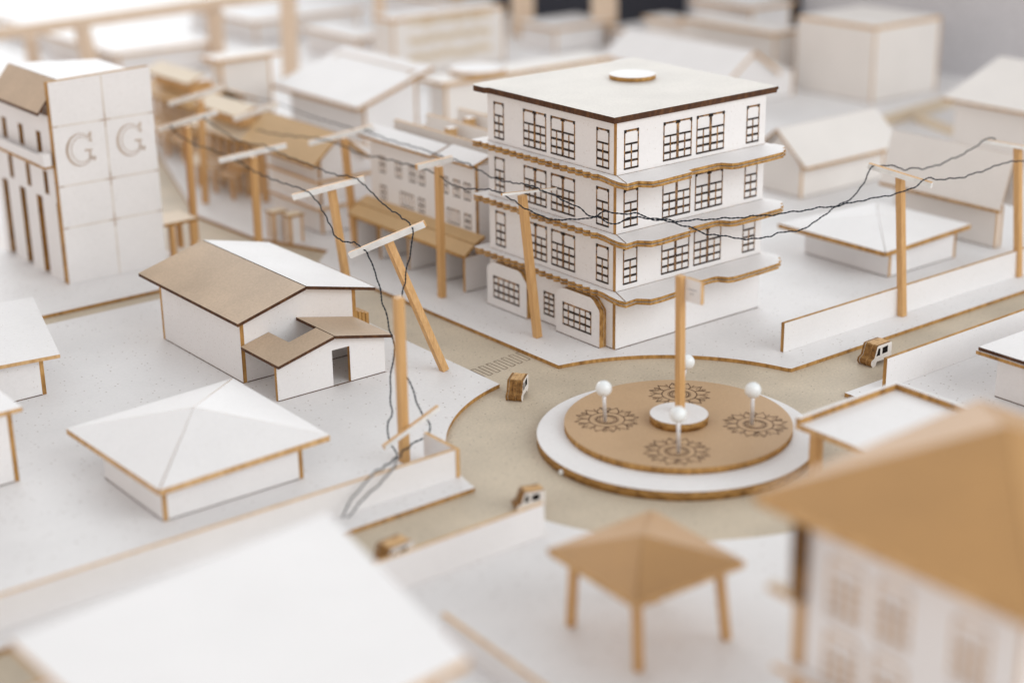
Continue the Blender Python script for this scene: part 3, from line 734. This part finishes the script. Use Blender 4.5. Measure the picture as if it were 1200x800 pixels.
g = at(462, 92); FB.location = (g.x, g.y, .02); h = above(g, 456, 28).z; x1 = ony(592, 68, g.y).x
walls(FB, g.x, x1, g.y, g.y+.32, .0206, h, mat='warm_board', edge='pale_edge')
a = MB(); a.box(g.x, x1, g.y, g.y+.32, h+.0006, h+.04, 'white_board', 'pale_edge'); a.build('roof', FB)
for r_ in range(3):
    a = MB()
    for k in range(26):
        xx = g.x+.2+(x1-g.x-.4)*k/25; zc = h*.35+.16*r_+random.uniform(-.02, .02)
        a.box(xx-.02, xx+.02, g.y-.008, g.y-.001, zc-.03, zc+.03, 'cream_board')
    a.build('frieze_pattern', FB)
# gabled houses on the right
def gable_x(label, corner, peak, eave, right, group=None):   # gable faces -x, ridge runs along +x
    g = at(*corner); e = onx(*eave, g.x-.05); pk = onx(*peak, g.x-.05); xr_ = ony(*right, e.y).x
    t = thing('gable_house', (g.x, pk.y, .02), label, 'house', group)
    yf = 2*pk.y-g.y
    walls(t, g.x, xr_-.1, g.y, yf, .0206, e.z-.02, gable=('x', pk.y, pk.z-.02), edge='pale_edge', mat='warm_board')
    ef = 2*pk.y-e.y
    a = MB(); a.solid([(e.x, e.y, e.z), (xr_, e.y, e.z), (xr_, pk.y-.002, pk.z), (e.x, pk.y-.002, pk.z)], (0, 0, -.02), 'warm_board', 'cut_edge'); a.build('roof_slope', t)
    a = MB(); a.solid([(e.x, pk.y+.002, pk.z), (xr_, pk.y+.002, pk.z), (xr_, ef, e.z), (e.x, ef, e.z)], (0, 0, -.02), 'warm_board', 'cut_edge'); a.build('roof_slope', t)
gable_x('blurred gabled white house just right of the tall block, behind the bare wires', (937, 233), (910, 151), (944, 197), (1060, 164))
def gable_y(label, corner_y, xw, ridge, eave_a, eave_b, base_z=.02, yfar=None, depth_=1.0):
    """ridge along y; eave_a / eave_b: pixels of the eave's far-left and near-right ends on the slope that faces -x"""
    ea = onx(*eave_a, xw-.07); eb = onx(*eave_b, xw-.07); z = (ea.z+eb.z)/2
    rr = ony(*ridge[0], ridge[1](ea, eb))
    t = thing('gable_house', (xw, (ea.y+eb.y)/2, .02), label, 'house')
    xm_, zm = rr.x, rr.z
    walls(t, xw, 2*xm_-xw, eb.y+.07, ea.y-.07, .0206, z-.005, gable=('y', xm_, zm-.02), edge='cut_edge', mat='warm_board')
    xo = 2*xm_-(xw-.07)
    a = MB(); a.solid([(xw-.07, eb.y, z), (xm_-.002, eb.y, zm), (xm_-.002, ea.y, zm), (xw-.07, ea.y, z)], (0, 0, -.02), 'warm_board', 'cut_edge'); a.build('roof_slope', t)
    a = MB(); a.solid([(xm_+.002, eb.y, zm), (xo, eb.y, z), (xo, ea.y, z), (xm_+.002, ea.y, zm)], (0, 0, -.02), 'warm_board', 'cut_edge'); a.build('roof_slope', t)
gable_y('white gabled house behind the low pyramid roofed house at the right', None, 2.92, ((1190, 182), lambda a, b: b.y), (1030, 214), (1172, 246))
gable_y('tall blurred gabled house at the upper right before the grey wall', None, 4.778, ((1172, 66), lambda a, b: a.y), (1104, 113), (1235, 140))
# far boxes behind the roof of the tall block
block('white_block', 'blurred pale stepped box behind the roof, its upper tier', (878, 78), (812, 58), (925, 60), (878, 12), over=.04, mat='white_board')
block('white_block', 'blurred pale lower box of the stepped pair, left of the tall cube', (905, 100), (800, 76), (932, 92), (905, 42), over=.04)
block('white_block', 'small blurred white box to the left of the stepped pair', (800, 75), (757, 66), (822, 66), (800, 30), over=.03)
GB = thing('gable_house', (3.4, 3.0, .02), 'blurred house with broad grey white roof right behind the tall block', 'house')
b0 = at(855, 128); p1 = above(b0, 848, 94)
s0_ = ony(852, 96, b0.y); s1_ = ony(885, 60, b0.y+.0)
ylen = 1.6
walls(GB, s0_.x+.05, s1_.x+.55, b0.y+.05, b0.y+ylen, .0206, s0_.z-.03, gable=('y', s1_.x, s1_.z-.03), edge='pale_edge')
a = MB(); a.solid([(s0_.x, b0.y, s0_.z), (s1_.x, b0.y, s1_.z), (s1_.x, b0.y+ylen, s1_.z), (s0_.x, b0.y+ylen, s0_.z)], (0, 0, -.03), 'white_board', 'pale_edge')
a.solid([(s1_.x+.003, b0.y, s1_.z), (2*s1_.x-s0_.x, b0.y, s0_.z), (2*s1_.x-s0_.x, b0.y+ylen, s0_.z), (s1_.x+.003, b0.y+ylen, s1_.z)], (0, 0, -.03), 'white_board', 'pale_edge'); a.build('roof', GB)
# L shaped low rail behind the right pole
t = thing('low_rail', at(1035, 146), 'blurred low brown edged rail between the cube and the upper right house', 'rail')
a = MB(); a.bar(at(1035, 148)+V3((0, 0, .04)), at(1120, 122)+V3((0, 0, .04)), .06, .08, 'cream_board'); a.build('rail', t)
a = MB(); a.bar(at(1074, 142)+V3((0, 0, .03)), at(1122, 160)+V3((0, 0, .03)), .05, .06, 'cream_board'); a.build('rail', t)
# bright white boxes at the far left and centre
k = 0
for near, left, right, top, lab in [((140, 92), (60, 70), (245, 70), (140, 66), 'far blurred white flat roof seen between the timber posts behind the tower'),
        ((60, 60), (-40, 40), (150, 36), (60, 40), 'far blurred white flat roof at the upper left beyond the timber beam'),
        ((300, 50), (225, 34), (420, 28), (300, 28), 'far blurred white roof above the small white tower'),
        ((420, 74), (360, 58), (450, 62), (420, 48), 'far blurred white box left of the engraved block'),
        ((650, 62), (612, 52), (712, 48), (650, 36), 'far blurred bluish white box before the dark panels'),
        ((745, 60), (716, 54), (795, 50), (745, 40), 'far blurred white box below the right dark panel'),
        ((520, 22), (450, 6), (600, 2), (520, 4), 'far blurred white roof above the engraved block')]:
    block('white_block', lab, near, left, right, top, over=.05, group='far white boxes', mat='white_board')

# timber trestle far left
TB = thing('timber_trestle', at(108, 86), 'blurred wooden trestle with long sloping beam at the upper left', 'trestle')
pa, pb = at(110, 90), at(256, 78)
ha, hb = above(pa, 95, 26), above(pb, 250, 4)
a = MB(); d_ = (hb-ha); a.bar(ha-d_*1.3, hb+d_*.6, .11, .10, 'pale_timber'); a.build('beam', TB)
for p, q in ((pa, ha), (pb, hb)):
    a = MB(); a.bar(p, q-V3((0, 0, .06)), .12, .12, 'pale_timber', up=(0, 1, 0)); a.build('post', TB)
a = MB(); p = at(40, 76); a.bar(p, above(p, 35, 42), .10, .10, 'pale_timber', up=(0, 1, 0)); a.build('post', TB)
for (bx, by), (ux, uy), w, lab in [((341, 92), (335, -70), .15, 'blurred thick wooden post behind the small white tower'),
                               ((447, 70), (442, -60), .11, 'blurred slim wooden post left of the engraved block'),
                               ((535, 20), (538, -60), .14, 'blurred wooden post above the engraved block'),
                               ((708, 50), (708, -80), .26, 'blurred pale broad post between the dark panels'),
                               ((613, 42), (611, -80), .24, 'blurred pale broad post left of the dark panels')]:
    p = at(bx, by); q = above(p, ux, uy)
    t = thing('timber_post', p, lab, 'post', 'far wooden posts'); a = MB(); a.bar(p, q, w, w*.6, 'pale_timber', up=(CF.x, CF.y, 0)); a.build('shaft', t)
# room beyond the table: grey wall and dark panels
wa, wb = at(1160, 98, 0), at(640, 24, 0)
wd_ = V3((wb.x-wa.x, wb.y-wa.y, 0)).normalized(); wn = V3((wd_.y, -wd_.x, 0))
if wn.dot(CF) > 0: wn = -wn
def on_wall(px, py, off):
    d = ray(px, py); q = wa+wn*off; return CAM+d*((q-CAM).dot(wn)/d.dot(wn))
bw = MB(); l0, l1 = wa-wd_*8, wb+wd_*6
bw.solid([l1+V3((0, 0, -4)), l0+V3((0, 0, -4)), l0+V3((0, 0, 2.4)), l1+V3((0, 0, 2.4))], -wn*.2, 'room_grey', 'room_grey'); struct(bw, 'backdrop')
for (x0, x1, yb3, lab) in [(556, 692, 30, 'dark navy panel left of the broad pale post'), (722, 800, 34, 'dark navy panel right of the broad pale post'), (921, 933, 70, 'narrow dark strip beside the tall white cube')]:
    q0, q1 = on_wall(x0, yb3, .06), on_wall(x1, yb3, .06)
    a = MB(); a.solid([(q0.x, q0.y, .01), (q1.x, q1.y, .01), (q1.x, q1.y, 2.2), (q0.x, q0.y, 2.2)], -wn*.05, 'navy', 'navy'); tag(a.build('dark_panel'), lab, 'panel', 'dark panels at the back')

# ------------------------------------------------------------------ poles with crossarms
POLE = {}
def pole(key, base, top, arm, label, s=.036, armdepth=0.0, arm_s=.030, zb=.0206):
    b = at(*base); b.z = zb; tp = above(b, *top)
    t = thing('utility_pole', b, label, 'utility pole', 'wooden poles along the streets')
    a = MB(); a.bar(b, tp, s, s, 'timber', up=(0, 1, 0)); a.build('post', t)
    w = depth(tp)-armdepth
    if arm:
        (ax_, ay_), (bx_, by_), dw = arm
        p, q = deep(ax_, ay_, w-.03-dw/2), deep(bx_, by_, w-.03+dw/2)
        a = MB(); a.bar(p, q, arm_s, arm_s, 'white_paint', top='timber', ends='white_paint' if key in ('p10', 'p11') else 'timber'); a.build('crossarm', t)
        POLE[key] = (p, q)
    else: POLE[key] = (tp, tp)
    return t
pole('p1', (518, 348), (514, 195), ((488, 196), (530, 186), .1), 'upright wooden pole in front of the arcade house')
pole('p2', (521, 434), (455, 283), ((410, 299), (498, 262), -.1), 'leaning wooden pole with tilted white crossarm at the kerb by the gabled house')
pole('p3', (412, 365), (388, 219), ((343, 231), (427, 209), 0), 'slightly leaning pole whose white crossarm carries two wires, behind the gabled house roof')
pole('p4', (417, 287), (403, 162), ((362, 168), (437, 149), 0), 'farther leaning pole in front of the brown gable house')
pole('p5', (304, 300), (297, 184), ((257, 188), (336, 170), 0), 'blurred pole with white crossarm behind the brown roof slope')
pole('p6', (229, 283), (219, 148), ((185, 152), (255, 131), 0), 'blurred pole with white crossarm beside the lettered tower')
pole('p6b', (241, 238), (235, 118), ((198, 122), (262, 102), 0), 'blurred far pole just right of the one beside the lettered tower')
pole('p6c', (312, 236), (303, 132), ((274, 140), (326, 122), 0), 'blurred far pole before the colonnade with pale crossarm')
pole('p8', (630, 395), (612, 229), ((588, 228), (652, 221), .2), 'pole leaning against the left face of the tall block', arm_s=.012)
pole('p10', (1057, 370), (1055, 206), ((1018, 194), (1092, 217), -.15), 'upright pole with short crossarm against the right boundary wall', arm_s=.028)
pole('p11', (1193, 324), (1193, 172), ((1152, 165), (1240, 180), -.1), 'upright pole at the far right end of the boundary wall', arm_s=.02)
pole('p7', (474, 540), (467, 348), None, 'near blurred pole with its crossarm fallen down to its foot')
tt = [o for o in COL.objects if o.name.startswith('utility_pole')][-1]
b7 = at(474, 537); w7 = depth(b7)-.05
a = MB(); a.bar(deep(450, 524, w7-.12), deep(514, 477, w7+.02), .02, .02, 'white_paint', top='timber', ends='timber'); a.build('crossarm', tt)

# ------------------------------------------------------------------ wires: two twisted strands following hand bent paths
def wire(pts, anchors, label, r=.0029):
    """pts: photo pixels; anchors: {index: lens depth}, straight in between"""
    ks = sorted(anchors); P3 = []
    for i, (x, y) in enumerate(pts):
        if i <= ks[0]: w = anchors[ks[0]]
        elif i >= ks[-1]: w = anchors[ks[-1]]
        else:
            j = max(k for k in ks if k <= i); k2 = min(k for k in ks if k > j)
            L = lambda a, b: sum(math.dist(pts[m], pts[m+1]) for m in range(a, b))
            f = L(j, i)/max(1e-6, L(j, k2)); w = 1/((1-f)/anchors[j]+f/anchors[k2])
        P3.append(deep(x, y, w))
    # catmull-rom, evenly resampled
    fine = []
    for i in range(len(P3)-1):
        p0, p1, p2, p3 = P3[max(i-1, 0)], P3[i], P3[i+1], P3[min(i+2, len(P3)-1)]
        n = max(2, int((p2-p1).length/.007))
        for k in range(n):
            t = k/n
            fine.append(.5*((2*p1)+(p2-p0)*t+(2*p0-5*p1+4*p2-p3)*t*t+(3*p1-p0-3*p2+p3)*t**3))
    fine.append(P3[-1])
    ph = random.uniform(0, 6); jit = [V3((math.sin(i*.31+ph), math.sin(i*.23+1+ph), math.sin(i*.27+2*ph)+.7*math.sin(i*.61)))*.0028 for i in range(len(fine))]
    fine = [p+j for p, j in zip(fine, jit)]
    mb = MB()
    for s_ in (0, math.pi):
        path = []
        for i, p in enumerate(fine):
            d = (fine[min(i+1, len(fine)-1)]-fine[max(i-1, 0)]).normalized()
            a_ = d.cross(V3((0, 0, 1)));
            if a_.length < 1e-3: a_ = V3((1, 0, 0))
            a_.normalize(); c_ = a_.cross(d)
            th = i*1.05+s_; path.append(p+(a_*math.cos(th)+c_*math.sin(th))*r*.75)
        mb.tube(path, r*.8, 'thread', 5)
    tag(mb.build('wire'), label, 'wire', 'twisted dark wires')
dp = lambda k, e=0: depth(POLE[k][e])-.025
wire([(199, 148), (207, 156), (225, 168), (252, 177), (279, 189), (300, 202), (330, 214), (357, 223), (372, 237), (387, 264), (396, 280), (417, 285), (424, 291), (430, 297), (440, 320), (450, 360), (460, 398), (462, 412), (457, 450), (459, 480), (455, 497), (456, 517), (465, 532), (455, 543), (440, 553), (425, 568), (411, 586), (402, 606)],
     {0: dp('p6'), 4: dp('p5'), 7: dp('p3'), 12: dp('p2'), 18: depth(b7)+.25, 22: depth(b7)-.05, 24: depth(ony(440, 553, -.765)), 27: depth(ony(402, 606, -.80))},
     'dark twisted wire sagging over the left ends of the crossarms down to the fallen one')
wire([(238, 138), (258, 152), (282, 166), (309, 171), (336, 183), (360, 192), (390, 204), (414, 208), (429, 219), (450, 240), (470, 254), (480, 263), (484, 271), (480, 300), (475, 325), (472, 347), (473, 390), (475, 430), (477, 443), (486, 462), (494, 485), (504, 497), (500, 511), (482, 521), (468, 534), (458, 552), (440, 571), (420, 590), (408, 606)],
     {0: dp('p6', 1), 3: dp('p5', 1), 7: dp('p3', 1), 12: dp('p2', 1), 17: depth(b7)+.2, 23: depth(b7)-.02, 25: depth(ony(458, 552, -.765)), 28: depth(ony(408, 606, -.80))},
     'dark twisted wire over the right ends of the crossarms, hanging behind the near pole')
wire([(262, 104), (279, 113), (303, 116), (324, 121), (345, 129), (360, 135), (390, 144), (415, 151), (429, 153), (450, 162), (470, 168), (495, 175), (520, 184), (545, 191), (562, 200), (582, 210), (600, 214), (620, 217), (637, 224), (655, 232), (675, 242), (690, 252), (698, 253), (707, 249), (727, 250), (742, 250), (752, 252), (762, 256), (780, 259), (800, 264), (812, 267), (825, 274), (840, 275), (862, 279), (885, 280), (900, 277), (912, 273), (925, 272), (937, 269), (950, 264), (965, 252), (982, 241), (1000, 230), (1012, 215), (1018, 201), (1024, 195), (1040, 194), (1052, 196), (1062, 199), (1072, 197), (1087, 197), (1107, 190), (1125, 182), (1140, 174), (1152, 165), (1160, 162), (1167, 163)],
     {0: dp('p6c', 1)+1.2, 8: dp('p4', 1), 15: 8.75, 18: dp('p8'), 25: 7.95, 45: dp('p10'), 54: dp('p11')},
     'dark twisted wire crossing the tall block, lower of the two near its right windows')
wire([(300, 152), (321, 157), (348, 160), (375, 163), (402, 171), (420, 180), (445, 185), (470, 191), (490, 196), (512, 204), (527, 215), (545, 221), (565, 222), (582, 224), (600, 234), (615, 244), (637, 254), (660, 258), (682, 256), (700, 255), (715, 262), (727, 260), (740, 255), (755, 255), (775, 257), (800, 259), (825, 257), (850, 256), (875, 254), (900, 252), (925, 249), (950, 245), (965, 243), (982, 241), (1000, 237), (1025, 232), (1050, 227), (1070, 220), (1082, 211), (1090, 209), (1100, 210), (1120, 209), (1137, 205), (1155, 199), (1177, 191), (1200, 188), (1240, 184)],
     {0: dp('p4')+.6, 3: dp('p4'), 10: 8.9, 15: dp('p8'), 22: 7.95, 38: dp('p10', 1), 46: dp('p11', 1)},
     'dark twisted wire crossing the tall block and running level to the right edge')

# ------------------------------------------------------------------ light
wd = bpy.data.worlds.new('World'); SC.world = wd; wd.use_nodes = True
wn_ = wd.node_tree; bg = wn_.nodes['Background']; bg.inputs[1].default_value = .92
tc = N(wn_, 'ShaderNodeTexCoord'); sx = N(wn_, 'ShaderNodeSeparateXYZ'); wn_.links.new(tc.outputs['Generated'], sx.inputs[0])
wr = ramp(wn_, [(.0, (1.0, .86, .77)), (.35, (1.0, .925, .875)), (.8, (.64, .66, .68))]); wn_.links.new(sx.outputs['Z'], wr.inputs[0]); wn_.links.new(wr.outputs[0], bg.inputs[0])
def area(name, loc, target, size, power, col):
    l = bpy.data.lights.new(name, 'AREA'); l.shape = 'RECTANGLE'; l.size, l.size_y = size; l.energy = power; l.color = col
    o = bpy.data.objects.new(name, l); COL.objects.link(o); o.location = loc
    o.rotation_euler = (V3(target)-V3(loc)).to_track_quat('-Z', 'Y').to_euler(); return o
area('window_light', (12, 25, 8.6), (-.5, 1.5, 0), (34, 11), 5300, (.88, .95, 1.0))
area('room_light', (4, -14.0, 8.5), (0, 0, 0), (14, 9), 1150, (.86, .95, 1.0))
# ------------------------------------------------------------------ camera
cd = bpy.data.cameras.new('camera'); cam = bpy.data.objects.new('camera', cd); COL.objects.link(cam)
M = Matrix((CR, CU, -CF)).transposed().to_4x4(); M.translation = CAM; cam.matrix_world = M
cd.sensor_width = 36; cd.lens = F/1200*36; cd.clip_start = .05; cd.clip_end = 200
cd.dof.use_dof = True; cd.dof.focus_distance = 8.02; cd.dof.aperture_fstop = (cd.lens/1000)/.130
SC.camera = cam
SC.view_settings.view_transform = 'Standard'; SC.view_settings.look = 'None'; SC.view_settings.exposure = .13; SC.view_settings.gamma = 1
